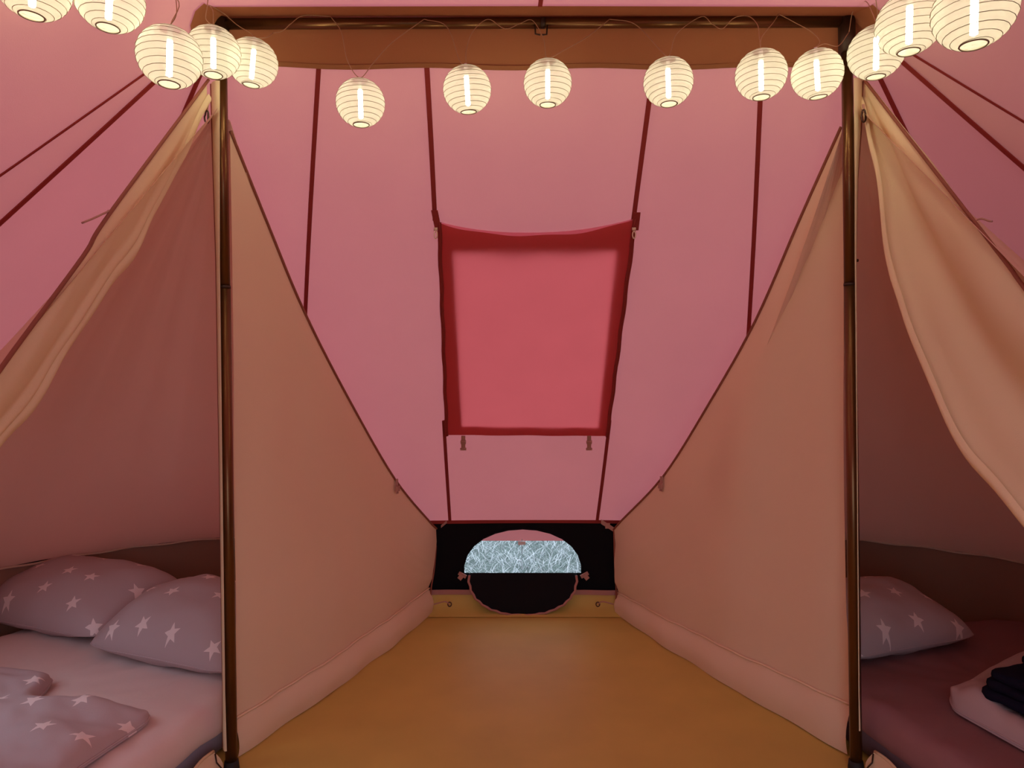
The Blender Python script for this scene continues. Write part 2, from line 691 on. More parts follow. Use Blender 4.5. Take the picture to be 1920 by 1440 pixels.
# half-round window
w2 = empty('window_2', (WC.x, YB, HZ))
tag(w2, kind='structure')
hp2 = hole_pts(YB - .004)
rim_pts = hp2
MB().tube(rim_pts, .006, 6).build('window_edging', M['flapblack'], w2)


def flap_bottom(i, k, r=1.0):
    a = pi * i / k
    sc = 1 + .010 * (1 if i % 2 else -1)
    x = -cos(a) * HR * .90 * r * sc
    z = -(abs(sin(a)) ** .85) * .245 * r * sc
    return x, z


k = 30
vs = []
for j in range(9):
    r = j / 8
    for i in range(k + 1):
        x, z = flap_bottom(i, k, 1)
        zz = z * r
        bulge = .035 + .055 * sin(min(1, -zz / .245) * pi * .6) + .004 * sin(i * 1.7) * r
        vs.append(Vector((WC.x + x * (.94 + .06 * sqrt(max(0, 1 - r * .0))), YB - .012 - bulge * r ** .5, HZ + zz)))
fs = []
for j in range(8):
    for i in range(k):
        a = j * (k + 1) + i
        fs.append([a, a + k + 1, a + k + 2, a + 1])
fl = mesh_obj('window_flap', vs, fs, M['flapblack'], w2, True)
edge = [vs[8 * (k + 1) + i] + Vector((0, -.004, -.002)) for i in range(k + 1)]
bn = MB()
bn.strip(edge, [Vector((p.x - WC.x, 0, p.z - HZ + .02)) for p in edge], .015, .006, [Vector((0, -1, 0))] * len(edge))
bn.build('flap_binding', M['binding'], fl, True)
for u, sx in ((867, 1), (1096, -1)):
    p = at(u, 1078, YB - .03)
    tg = MB()
    tg.box(p, .055, .012, .022, Matrix.Rotation(sx * .5, 3, 'Y'))
    tg.box(p + Vector((-sx * .010, -.008, -.012)), .028, .012, .034, Matrix.Rotation(sx * .7, 3, 'Y'))
    tg.build('window_toggle', M['strap'], w2, False)

# ---- groundsheet with its raised lip
floor_out = [Vector((p.x, p.y, 0)) for p in [Vector((TX, YB, 0))] + [Vector((xa, YB, 0))] + [s[1] for s in SL[2:]] + [s[1] for s in SR[2:][::-1]] + [Vector((xb, YB, 0))]]
cen = Vector((TX, 2.4, 0))
floor_out = [cen + (p - cen) * .992 for p in floor_out]
LIPZ = .118
nx = 70
fl = empty('floor', (TX, 2.4, 0))
tag(fl, kind='structure')
vs = [cen] + floor_out
n = len(floor_out)
rings = 14
vs, fs = [], []
dense = []
for i in range(n):
    a, b = floor_out[i], floor_out[(i + 1) % n]
    m_ = max(1, int((b - a).length / .12))
    dense += [a.lerp(b, q / m_) for q in range(m_)]
n = len(dense)
for r in range(1, rings + 1):
    for p in dense:
        q = cen + (p - cen) * r / rings
        q.z = .004 * noise.noise(q * 2.3) + .003 * noise.noise(q * 6)
        vs.append(q)
vs.append(cen)
for r in range(rings - 1):
    for i in range(n):
        a, b = r * n + i, r * n + (i + 1) % n
        fs.append([a, b, b + n, a + n])
for i in range(n):
    fs.append([len(vs) - 1, (i + 1) % n, i])
mesh_obj('groundsheet', vs, fs, M['floor'], fl, True)
# lip: stands up along the back wall
lip = []
for x in [xa + .02 + i * (xb - xa - .04) / 60 for i in range(61)]:
    wob = .006 * noise.noise(Vector((x * 4, 0, 2)))
    lip.append([Vector((x, YB - .135 + wob, .003)), Vector((x, YB - .075 + wob, .018)), Vector((x, YB - .035 + wob, .060)), Vector((x, YB - .022 + wob, LIPZ + wob))])
vs = [p for row in lip for p in row]
fs = [[i * 4 + j, i * 4 + 4 + j, i * 4 + 5 + j, i * 4 + 1 + j] for i in range(60) for j in range(3)]
mesh_obj('groundsheet_lip', vs, fs, M['floor'], fl, True)
MB().strip([row[3] + Vector((0, -.004, .012)) for row in lip], [Vector((0, 0, 1))] * 61, .032, .004, [Vector((0, -1, 0))] * 61).build('lip_binding', M['binding'], fl, False)
# eyelets and short cords holding the lip's corners
for u, sx in ((843, -1), (1121, 1)):
    p = at(u, 1133, YB - .10)
    el = MB()
    el.tube([p + Vector((cos(a) * .012, 0, sin(a) * .014)) for a in [2 * pi * i / 12 for i in range(12)]], .004, 6, closed=True)
    el.build('eyelet', M['steel'], fl)
    MB().tube(smooth_line([p, p + Vector((sx * .03, -.01, .02)), p + Vector((sx * .10, -.02, .006))], 6), .004, 6).build('lip_cord', M['strap'], fl)

# ---- outside ground
lawn = mesh_obj('ground', [(-14, -9, -.03), (14, -9, -.03), (14, 22, -.03), (-14, 22, -.03)], [[0, 1, 2, 3]], M['lawn'])
tag(lawn, kind='structure')
vs, fs = [], []
rg = random.Random(3)
for i in range(7500):
    x, y = rg.uniform(-1.15, 1.3), rg.uniform(4.95, 7.6)
    h = rg.uniform(.02, .075)
    a = rg.uniform(0, 2 * pi)
    w = rg.uniform(.002, .0055)
    lean = rg.uniform(.5, 2.6) * h
    b = rg.uniform(0, 2 * pi)
    o = len(vs)
    dx, dy = cos(a) * w, sin(a) * w
    lx, ly = cos(b) * lean, sin(b) * lean
    vs += [(x - dx, y - dy, -.03), (x + dx, y + dy, -.03), (x + dx * .7 + lx * .4, y + dy * .7 + ly * .4, -.03 + h * .62),
           (x - dx * .7 + lx * .4, y - dy * .7 + ly * .4, -.03 + h * .62), (x + lx, y + ly, -.03 + h)]
    fs += [[o, o + 1, o + 2, o + 3], [o + 3, o + 2, o + 4]]
g = mesh_obj('grass', vs, fs, M['grass'])
tag(g, 'pale short grass outside seen through the half-round window', 'grass', kind='stuff')
for x0, x1, top, sd in ((4.6, 6.4, 6.2, 5), (-7.2, -5.6, 3.6, 9)):  # two unseen hedges, added to shade the sides of the tent
    hd = MB()
    ny_, nz_ = 44, 20
    for sgn in (0, 1):
        for i in range(ny_ + 1):
            for j in range(nz_ + 1):
                y = -5 + 16 * i / ny_
                z = top * j / nz_ - .03
                xx = (x0, x1)[sgn]
                q = Vector((xx, y, z))
                nn = noise.noise(q * .9 + Vector((sd, 0, 0))) * .45 + noise.noise(q * 2.6) * .22
                hd.v.append(Vector((xx + (nn if sgn == 0 else -nn) + (.5 - sgn) * 1.2 * (j / nz_) ** 4 * .8, y, z * (1 + .10 * noise.noise(Vector((y * .8, sd, 0)))))))
    m_ = (ny_ + 1) * (nz_ + 1)
    for sgn in range(2):
        for i in range(ny_):
            for j in range(nz_):
                a = sgn * m_ + i * (nz_ + 1) + j
                hd.f.append([a, a + nz_ + 1, a + nz_ + 2, a + 1])
    for i in range(ny_):
        a = i * (nz_ + 1) + nz_
        hd.f.append([a, a + nz_ + 1, a + nz_ + 1 + m_, a + m_])
    hg = hd.build('added_shade_hedge', M['shade_leaves'], None, False)
    tag(hg, kind='structure')
gs = empty('guy_strap', (.08, 5.72, -.03))
tag(gs, 'thin pale strap pegged into the grass outside the half-round window', 'strap')
MB().strip([(.066, YB + .05, .46), (.075, 5.2, .18), (.082, 5.74, -.01)], [Vector((1, 0, 0))] * 3, .007, .003, [Vector((0, -1, 1))] * 3).build('webbing', M['tag'], gs, False)
MB().tube([(.082, 5.72, -.03), (.082, 5.76, .03), (.05, 5.76, .035)], .009, 8).build('peg', M['tag'], gs)
MB().box((.066, YB + .075, .43), .05, .01, .022).build('buckle', M['tag'], gs, False)

# ------------------------------------------------------------------ inner sleeping cabins: the cotton walls
SAG = {-1: {268: 0, 255: .10, 245: .34, 235: .42, 225: .48, 215: .52, 205: .5, 195: .40, 185: .28, 175: .15, 165: .1, 155: .06},
       1: {268: 0, 255: .06, 245: .10, 235: .17, 225: .20, 215: .18, 205: .14, 195: .10, 185: .10, 175: .1, 165: .1, 155: .06}}
RL, ZL, ZA = 1.83, .53, 2.60


def cabin(side):
    px = PL if side < 0 else PR
    name = 'wall_left' if side < 0 else 'wall_right'
    root = empty(name, (px, YR, 0))
    tag(root, kind='structure')
    degs = list(range(268, 74, -2))
    keys = sorted(SAG[side])

    def sag(d):
        if d <= keys[0]:
            return .06 + (.44 if side < 0 else .62) * max(0, min(1, (128 - d) / 46))
        for a, b in zip(keys[:-1], keys[1:]):
            if a <= d <= b:
                return SAG[side][a] + (SAG[side][b] - SAG[side][a]) * (d - a) / (b - a)
        return 0

    def eave(d):
        z = ZL + max(0, (d - 250) / 18) * .34
        return z
    nt_ = 26
    vs, fs = [], []
    for d in degs:
        a = radians(d)
        c = cos(a) * (1 if side < 0 else -1)
        for k in range(nt_ + 1):
            t = .02 + .98 * k / nt_
            z = ZA + (eave(d) - ZA) * (t + sag(d) * t * (1 - t))
            r = RL * t
            wr = (.010 * sin(d * .55) + .007 * sin(d * 1.3 + 2)) * t * (1 - t) * 3 * (1 if d < 250 else 0)
            wr += .011 * sin(d * 1.9) * max(0, min(1, (128 - d) / 20)) * sin(pi * t) * side * -1
            wr += .010 * noise.noise(Vector((c * r * 2.5, sin(a) * r * 2.5, side))) * t * (1 if d < 250 else 0)
            vs.append(Vector((px + c * r, YR - .01 + sin(a) * r, z + wr)))
    for i in range(len(degs) - 1):
        for k in range(nt_):
            if side < 0 and 186 < degs[i] < 240 and 11 < k < 25:
                continue                             # lining opened too, to pass the added daylight
            q = i * (nt_ + 1) + k
            fs.append([q, q + nt_ + 1, q + nt_ + 2, q + 1])
    mesh_obj('sloping_lining', vs, fs, M['lining' if side < 0 else 'lining_shaded'], root, True)
    # upright lower cloth
    vs, fs = [], []
    for d in degs:
        a = radians(d)
        c = cos(a) * (1 if side < 0 else -1)
        for k in range(6):
            q = k / 5
            rr = RL + (.018 * sin(d * .42) + .012 * noise.noise(Vector((d * .09, q * 2, 4)))) * q - .02 * sin(q * pi)
            vs.append(Vector((px + c * rr, YR - .01 + sin(a) * rr, .012 + (eave(d) - .012) * (1 - q))))
    for i in range(len(degs) - 1):
        for k in range(5):
            p = i * 6 + k
            fs.append([p, p + 6, p + 7, p + 1])
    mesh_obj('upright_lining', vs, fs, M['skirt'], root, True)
    sp = []
    for d in degs:
        if d > 246:
            continue
        a = radians(d)
        c = cos(a) * (1 if side < 0 else -1)
        sp.append(Vector((px + c * (RL - .012), YR - .01 + sin(a) * (RL - .012), eave(d) + .004 * sin(d * .6))))
    MB().tube(sp, .006, 6).build('lining_seam', M['lining'], root)
    return root


cabin(-1)
cabin(1)


# rear partitions beside the aisle
def partition(side):
    if side < 0:
        p0, p1 = on_z(444, 1421, 0), Vector((-.527, 4.515, 0))
        top_px = ((431, 246), (500, 418), (571, 588), (655, 752), (740, 899), (803, 976), (820, 993))
        lab = 'beige cotton partition left of the aisle, running from left pole to back wall'
    else:
        p0, p1 = on_z(1591, 1416, 0), Vector((.678, 4.515, 0))
        top_px = ((1578, 238), (1500, 412), (1417, 602), (1333, 752), (1245, 892), (1167, 975), (1151, 993))
        lab = 'beige cotton partition right of the aisle, running from right pole to back wall'
    d = (p1 - p0).normalized()
    nrm = Vector((d.y, -d.x, 0))
    if nrm.x * side > 0:
        nrm = -nrm                                   # towards the aisle
    top = smooth_line([on_plane(u, v, p0, nrm) for u, v in top_px], 6)
    root = empty('canvas_partition', p0)
    tag(root, lab, 'partition')
    HEM = .155

    def hem_s(s):
        if side < 0:
            return .15 + .02 * s
        return .20 - .06 * s

    def low(s):
        p = p0.lerp(p1, s)
        bow = .030 * sin(pi * s) + .012 * sin(s * 19 + 1) * s * (1 - s) * 2
        return p + nrm * bow

    def pt(s, t):
        a = low(s) + Vector((0, 0, hem_s(s)))
        b = interp(top, s)
        p = a.lerp(b, t)
        f = .012 * sin(s * 13 + t * 3 + side) * sin(pi * t) * (1.0 if side > 0 else .5)
        f += .010 * noise.noise(Vector((s * 7, t * 3, side * 5))) * sin(pi * min(1, t * 1.1))
        # pulled creases at the far lower corner
        f += .014 * sin((s * 1.6 + t * 2.1) * 24) * max(0, s - .55) ** 1.5 * max(0, 1 - t) ** 2 * (1 - s) * 6
        f -= .020 * max(0, 1 - 6 * t)
        return p + nrm * f
    grid('partition_cloth', pt, 64, 44, M['cotton'], root)
    # lower hem, kinked towards the aisle

    def hp_(s, t):
        p = low(s)
        h = hem_s(s)
        out = .022 * sin(pi * t) + .028 * (1 - t) + .004 * sin(s * 31)
        wave = .008 * noise.noise(Vector((s * 14, t, 7 + side)))
        return p + Vector((0, 0, h * t + .004)) + nrm * (out - .022 + wave * sin(pi * t))
    grid('hem_strip', hp_, 64, 8, M['cotton'], root)
    hem_ob = [o for o in root.children if o.name.startswith('hem_strip')][0]
    MB().tube([low(k / 60) + Vector((0, 0, hem_s(k / 60) + .002 * sin(k * .9))) + nrm * -.012 for k in range(61)], .0055, 6).build('hem_seam', M['cotton'], hem_ob)
    MB().tube([p + nrm * .003 for p in top], .0065, 7).build('piping', M['piping'], root)
    # edge towards the back wall
    e = [low(1) + Vector((0, 0, .01)), low(1) + Vector((0, 0, .16)), interp(top, 1).lerp(low(1), .45), interp(top, 1)]
    MB().tube(smooth_line(e, 6), .005, 6).build('edge_cord', M['piping'], root)
    # ties
    u, v = (740, 898) if side < 0 else (1244, 893)
    a = on_plane(u, v, p0, nrm) + nrm * .012
    tie = MB()
    tie.strip([a, a + Vector((0, 0, -.045)), a + Vector((0, 0, -.085)) + nrm * .004], [d] * 3, .026, .004, [nrm] * 3)
    tie.box(a + Vector((0, 0, -.055)) + nrm * .008, .030, .016, .030, Matrix.Rotation(atan2(d.y, d.x), 3, 'Z'))
    tie.build('strap_tie', M['strap'], root, False)
    c0 = interp(top, 1)
    c1 = at(838, 978, YB - .02) if side < 0 else at(1127, 978, YB - .02)
    st = MB()
    st.strip([c0, c0.lerp(c1, .5), c1], [Vector((0, 0, 1))] * 3, .018 if side < 0 else .03, .004, [Vector((0, -1, 0))] * 3)
    if side > 0:
        st.box(c0.lerp(c1, .5) + Vector((0, -.008, 0)), .03, .01, .034)
    st.build('corner_strap', M['strap'], root, False)
    return root


partition(-1)
partition(1)


# front curtains, drawn aside
def curtain(side):
    X = -1.165 if side < 0 else 1.372
    P, Nn = Vector((X, 2, 1)), Vector((1, 0, 0))
    if side < 0:
        cord_px = ((387, 150), (203, 397), (150, 481), (0, 684), (-150, 900))
        in_px = ((389, 196), (363, 254), (347, 300), (317, 361), (289, 421), (258, 484), (222, 532), (187, 581), (150, 641), (110, 703), (67, 777), (0, 856), (-150, 1050))
        lab = 'beige curtain drawn aside at the left doorway, sweeping from left pole'
    else:
        cord_px = ((1617, 140), (1700, 247), (1880, 477), (1920, 531), (2080, 745), (2300, 1010))
        in_px = ((1613, 190), (1622, 206), (1631, 232), (1644, 278), (1664, 341), (1689, 478), (1727, 600), (1753, 667), (1793, 760), (1847, 857), (1920, 947), (2080, 1150), (2300, 1640))
        lab = 'beige curtain drawn aside at the right doorway, hanging in long folds'
    cord = smooth_line([on_plane(u, v, P, Nn) for u, v in cord_px], 8)
    inn = smooth_line([on_plane(u, v, P, Nn) for u, v in in_px], 5)
    root = empty('door_curtain', cord[0])
    tag(root, lab, 'curtain', 'door curtains of the sleeping cabins')
    inward = -side                                    # towards the aisle

    def pt(s, t):
        a, b = interp(cord, s), interp(inn, s)
        p = a.lerp(b, t)
        w = min(1, s * 3)
        if side < 0:
            f = .010 * sin(t * 5.2 + .4) + .022 * max(0, t - .62) / .38 * sin((t - .62) * 15) + .006 * noise.noise(Vector((s * 9, t * 4, 1)))
        else:
            f = .042 * sin(t * 8.5 - .5 + s * .8) * (.35 + .65 * t) + .016 * sin(t * 19 + 1.0) * t * t + .007 * noise.noise(Vector((s * 8, t * 4, 2)))
        return p + Vector((inward * f * w, 0, 0))
    grid('curtain_cloth', pt, 70, 40, M['curtain'], root)
    # turned-over inner edge
    ed = [pt(k / 70, 1) for k in range(71)]

    def hempt(s, t):
        p = pt(s, 1)
        a, b = interp(cord, s), interp(inn, s)
        back = (a - b).normalized()
        hw = min(.040, .45 * (a - b).length)
        return p + back * (hw * t + .004 * sin(s * 40) * hw / .04) + Vector((inward * (.006 + .010 * sin(pi * t)), 0, 0))
    grid('curtain_hem', hempt, 70, 6, M['curtain'], root)
    MB().tube([p + Vector((inward * .008, 0, 0)) for p in cord], .0056, 7).build('top_cord', M['piping'], root)
    # small loop of cord lying over the top edge
    lp = [(200, 395), (196, 398), (187, 402), (170, 410), (150, 418)] if side < 0 else [(1836, 412), (1846, 410), (1858, 414), (1864, 415)]
    MB().tube(smooth_line([on_plane(u, v, P, Nn) + Vector((inward * .006, 0, 0)) for u, v in lp], 4), .003, 5).build('cord_end', M['strap'], root)
    return root


curtain(-1)
curtain(1)


# narrow upright door edge beside each pole, with hanging clip and the low door sill
def door_edge(side):
    root = empty('door_edge_strip', (PL - .06 if side < 0 else PR + .06, 2.66, 0))
    if side < 0:
        rows = [(150, 388, 411), (260, 391, 411), (480, 398, 411), (900, 405, 416), (1300, 411, 421), (1410, 411, 424)]
        lab = 'narrow beige cloth strip hanging beside the left pole'
    else:
        rows = [(145, 1602, 1626), (235, 1603, 1623), (330, 1604, 1616), (480, 1604, 1613), (900, 1608, 1613), (1300, 1611, 1617), (1372, 1612, 1620)]
        lab = 'narrow beige cloth strip hanging beside the right pole'
    tag(root, lab, 'strip')
    Y = 2.665
    vs, fs = [], []
    for v, a, b in rows:
        pa, pb = at(a, v, Y), at(b, v, Y)
        for q in range(5):
            t = q / 4
            p = pa.lerp(pb, t)
            p.y += (.006 if q in (0, 4) else -.006 * sin(pi * t)) + .03 * (1 - t if side < 0 else t)
            vs.append(p)
    for i in range(len(rows) - 1):
        for q in range(4):
            a = i * 5 + q
            fs.append([a, a + 5, a + 6, a + 1])
    mesh_obj('strip_cloth', vs, fs, M['curtain'], root, True)
    ei = 0 if side < 0 else 4
    MB().tube([vs[i * 5 + ei] for i in range(len(rows))], .004, 6).build('strip_piping', M['piping'], root)
    # sill
    if side < 0:
        a0, a1 = Vector((-1.115, 2.66, .005)), Vector((-1.19, 1.75, .005))
        sl = 'low beige cloth sill on the floor below the left doorway'
    else:
        a0, a1 = Vector((1.362, 2.66, .005)), Vector((1.40, 1.75, .005))
        sl = 'low beige cloth sill on the floor below the right doorway'

    def sp(s, t):
        p = a0.lerp(a1, s)
        h = .085 - .02 * s + .012 * sin(s * 9)
        return p + Vector((side * (.03 * t + .006 * sin(s * 22)) - side * .02 * sin(pi * t), 0, h * t))
    sroot = empty('door_sill', a0)
    tag(sroot, sl, 'sill')
    grid('sill_cloth', sp, 30, 6, M['curtain'], sroot)
    MB().tube([sp(k / 30, 1) for k in range(31)], .006, 6).build('sill_edge', M['curtain'], sroot)
    MB().tube([sp(0, .9) + Vector((0, -.006, .002)), sp(.04, .7) + Vector((-side * .01, 0, 0)), sp(.03, .4) + Vector((-side * .012, 0, 0))], .003, 5).build('sill_cord', M['joint'], sroot)
    # clip
    cu, cv = (388, 219) if side < 0 else (1619.5, 217)
    c = at(cu, cv, 2.63)
    cl = empty('snap_hook', c)
    tag(cl, 'small dark snap hook hanging beside the %s pole below the lanterns' % ('left' if side < 0 else 'right'), 'hook')
    ring = [c + Vector((.0085 * sin(a) * (1.1 if cos(a) < 0 else .75), 0, .024 * cos(a))) for a in [2 * pi * i / 20 for i in range(20)]]
    MB().tube(ring, .0034, 7, closed=True).build('hook_body', M['steel'], cl)
    MB().tube([c + Vector((.004, -.002, .014)), c + Vector((.004, -.002, -.02))], .0022, 6).build('hook_gate', M['steel'], cl)
    MB().strip([c + Vector((0, 0, .024)), c + Vector((0, .006, .045))], [Vector((1, 0, 0))] * 2, .010, .003, [Vector((0, -1, 0))] * 2).build('hook_loop', M['strap'], cl, False)


door_edge(-1)
door_edge(1)


# ------------------------------------------------------------------ poles
def pole(xt, xb, side):
    root = empty('tent_pole', (xb, YR, 0))
    tag(root, 'upright dark brown metal tent pole on the %s, %s' % (('left', 'beside the bed with two pillows') if side < 0 else ('right', 'beside the bed with the navy towel')), 'pole', 'upright tent poles')

    def P(z):
        return Vector((xb + (xt - xb) * z / 2.9, YR, z))
    zs = CAMZ - ((538 if side < 0 else 533) - 720) / FPX * YR
    MB().tube([P(.03), P(zs)], .0225, 20).build('lower_tube', M['pole'], root)
    MB().tube([P(zs + .002), P(2.84)], .0213, 20).build('upper_tube', M['pole'], root)
    MB().tube([P(zs - .006), P(zs + .004)], .0232, 20).build('joint_ring', M['joint'], root)
    MB().tube([P(.0), P(.035)], [.030, .026], 18).build('foot', M['shoe'], root)
    MB().tube([P(2.79), P(2.92)], .031, 18).build('head_socket', M['joint'], root)
    if side > 0:
        MB().tube([P(2.0 - .02) + Vector((.02, -.006, -.0)), P(1.98) + Vector((.030, -.006, 0))], .006, 8).build('lock_button', M['joint'], root)
    return root


pole(-1.134, -1.092, -1)
pole(1.303, 1.340, 1)
rp = empty('ridge_pole', (TX, YR, 2.905))
tag(rp, 'horizontal dark brown ridge pole under the roof between the two upright poles', 'pole')
zr = CAMZ + (720 - 43) / FPX * YR
MB().tube([(PL - .01, YR, zr - .004), (TX + .02, YR, zr)], .0205, 20).build('tube_half', M['pole'], rp)
MB().tube([(TX + .02, YR, zr), (PR - .01, YR, zr + .004)], .0205, 20).build('tube_half', M['pole'], rp)
MB().tube([(TX + .012, YR, zr), (TX + .028, YR, zr)], .0215, 20).build('joint_ring', M['joint'], rp)
hk = empty('wire_bracket', (TX + .012, YR, zr))
tag(hk, 'small dark wire bracket hanging under the middle of the ridge pole', 'hook')
c = at(1014.5, 50, YR - .012)
MB().tube([c + Vector((-.024, 0, .006)), c + Vector((-.022, 0, -.028)), c + Vector((-.003, 0, -.032))], .0035, 6).build('bracket_arm', M['joint'], hk)
MB().tube([c + Vector((.024, 0, .006)), c + Vector((.022, 0, -.030)), c + Vector((.002, 0, -.032))], .0035, 6).build('bracket_arm', M['joint'], hk)

# ------------------------------------------------------------------ lanterns on their string
LR = .090
prof = []
NR = 11
for i in range(NR * 4 + 1):
    a = -1.235 + 2.47 * i / (NR * 4)
    sc_ = 1 + .012 * abs(sin(pi * i / 4))
    prof.append((LR * cos(a) * sc_, LR * .97 * sin(a) * sc_))
rbot, zbot = prof[0]
rtop, ztop = prof[-1]


def lantern_proto():
    root = empty('paper_lantern')
    shade = MB().lathe(prof, 28).build('paper_shade', M['paper'], root)
    sp = []
    for i in range(NR * 22 + 1):
        q = i / (NR * 22)
        a = -1.235 + 2.47 * q
        t = 2 * pi * NR * q
        rr = LR * cos(a) * 1.010 + .0012
        sp.append(Vector((rr * cos(t), rr * sin(t), LR * .97 * sin(a))))
    MB().tube(sp, .0009, 4).build('wire_spiral', M['rib'], shade)
    MB().tube([Vector((rbot * cos(a), rbot * sin(a), zbot)) for a in [2 * pi * i / 28 for i in range(28)]], .0021, 6, closed=True).build('bottom_ring', M['ring'], shade)
    tr_ = MB()
    tr_.tube([Vector((rtop * cos(a), rtop * sin(a), ztop)) for a in [2 * pi * i / 28 for i in range(28)]], .0014, 6, closed=True)
    tr_.tube([(-rtop, 0, ztop), (0, 0, ztop + .006), (rtop, 0, ztop)], .0012, 5)
    tr_.build('top_ring', M['ring'], shade)
    MB().tube([(0, 0, -.060), (0, 0, -.056), (0, 0, .046), (0, 0, .050)], [.003, .0088, .0088, .005], 12).build('light_rod', M['bulb'], root)
    MB().tube([(0, 0, .050), (0, 0, ztop + .012)], [.009, .006], 12).build('lamp_holder', M['tag'], root)
    return root


LANT = [
    # u, v, depth, tilt, label
    (62, -28, 1.85, .05, 'paper lantern in the upper left corner, cut by the frame, leftmost of the string'),
    (205, -2, 1.95, .04, 'second paper lantern from the left, cut off by the top edge'),
    (318, 107, 2.06, .03, 'large pale paper lantern in front of left curtain top, third from left'),
    (400, 98, 2.44, .04, 'paper lantern hiding the top of the left pole'),
    (474, 118, 2.60, -.10, 'paper lantern just right of the left pole'),
    (676, 193, 2.62, .03, 'lowest hanging paper lantern, before the pink canvas between two left seams'),
    (876, 168, 2.64, .12, 'paper lantern above the left half of the roof window'),
    (1027, 156, 2.64, .01, 'paper lantern above the middle of the roof window, under wire bracket'),
    (1253, 154, 2.58, -.03, 'paper lantern right of the window, beside the seam running to its right corner'),
    (1427, 140, 2.52, -.01, 'paper lantern over the far right seam of the back slope'),
    (1532, 139, 2.55, -.13, 'paper lantern just left of the right pole'),
    (1643, 98, 2.36, -.05, 'paper lantern just right of the right pole, smallest of the right three'),
    (1705, 44, 2.02, -.02, 'paper lantern second from the right, partly behind the rightmost one'),
    (1827, 20, 1.66, -.02, 'largest paper lantern, rightmost, in the upper right corner'),
]
proto = lantern_proto()
tops = []
for i, (u, v, Y, tilt, lab) in enumerate(LANT):
    if i == 0:
        o = proto
    else:
        o = proto.copy()
        COL.objects.link(o)
        for ch in list(proto.children):
            c2 = ch.copy()
            COL.objects.link(c2)
            c2.parent = o
            for sub in list(ch.children):
                c3 = sub.copy()
                COL.objects.link(c3)
                c3.parent = c2
    o.location = at(u, v, Y)
    o.rotation_euler = (0, tilt, .7 * i)
    tag(o, lab, 'lantern', 'paper lanterns on the string of lights')
    Rm = Matrix.Rotation(.7 * i, 3, 'Z') @ Matrix.Rotation(tilt, 3, 'Y')
    tops.append(at(u, v, Y) + Rm @ Vector((0, 0, ztop + .012)))

cab = empty('string_light_cable', (TX, YR, zr))
tag(cab, 'thin light cable looping along the ridge pole and roof, carrying the paper lanterns', 'cable')


def rz(u, dy=-.02, v=42):
    return at(u, v, YR + dy)


runs = [
    [Vector((-1.75, 1.55, 2.50)), Vector((-1.5, 1.75, 2.66)), tops[0], Vector((-1.22, 1.88, 2.70)), tops[1], at(330, -5, 2.1), tops[2]],
    [tops[2], at(331, 25, 2.10), at(334, -30, 2.2), at(385, -10, 2.4), at(389, 8, 2.42), at(386, 35, 2.43), tops[3]],
    [tops[3], at(399, 20, 2.45), at(392, 10, 2.5), at(418, 24, 2.62), at(445, 47, 2.64), at(470, 62, 2.62), tops[4], at(500, 70, 2.62), at(512, 62, 2.65)],
    [at(512, 62, 2.65), at(530, 58, 2.66), at(546, 44, 2.66), at(570, 29, 2.67), at(620, 31, 2.67)],
    [at(620, 31, 2.67), at(640, 60, 2.66), at(651, 112, 2.64), tops[5], at(700, 118, 2.64), at(735, 80, 2.65), at(795, 36, 2.67)],
    [at(795, 36, 2.67), at(838, 50, 2.67), at(861, 112, 2.65), tops[6], at(874, 95, 2.65), at(886, 60, 2.66), at(915, 36, 2.67), at(947, 54, 2.67), at(975, 44, 2.67)],
    [at(975, 44, 2.67), at(998, 38, 2.67), at(1018, 70, 2.66), at(1022, 92, 2.65), tops[7], at(1058, 94, 2.65), at(1100, 70, 2.66), at(1143, 36, 2.67)],
    [at(1143, 36, 2.67), at(1190, 45, 2.67), at(1236, 92, 2.62), tops[8], at(1258, 96, 2.6), at(1270, 62, 2.63), at(1315, 31, 2.67), at(1334, 44, 2.66)],
    [at(1334, 44, 2.66), at(1354, 54, 2.65), at(1376, 34, 2.64), at(1402, 30, 2.62), at(1420, 46, 2.58), at(1424, 72, 2.55), tops[9], at(1428, 70, 2.55), at(1450, 42, 2.62), at(1460, 26, 2.66)],
    [at(1460, 26, 2.66), at(1490, 42, 2.66), at(1522, 60, 2.62), at(1537, 78, 2.58), tops[10], at(1546, 82, 2.58), at(1572, 86, 2.62), at(1592, 60, 2.64)],
    [at(1592, 60, 2.64), at(1600, 20, 2.62), at(1622, 2, 2.5), at(1636, 25, 2.4), tops[11], at(1645, 22, 2.36), at(1638, -30, 2.3)],
    [at(1638, -30, 2.3), at(1660, -60, 2.2), tops[12], at(1720, -90, 2.0), at(1760, -120, 1.85), tops[13], at(1880, -150, 1.6)],
]
for pts in runs:
    MB().tube(smooth_line(pts, 6), .0016, 5).build('cable_run', M['wire'], cab)


# ------------------------------------------------------------------ beds
def frame(side):
    E0 = Vector((-1.20, 2.62, 0)) if side < 0 else Vector((1.43, 2.62, 0))
    a = Vector((.2, .98, 0)) if side < 0 else Vector((-.2, .98, 0))
    w = Vector((-.98, .2, 0)) if side < 0 else Vector((.98, .2, 0))
    return E0, a.normalized(), w.normalized()


MT = .24


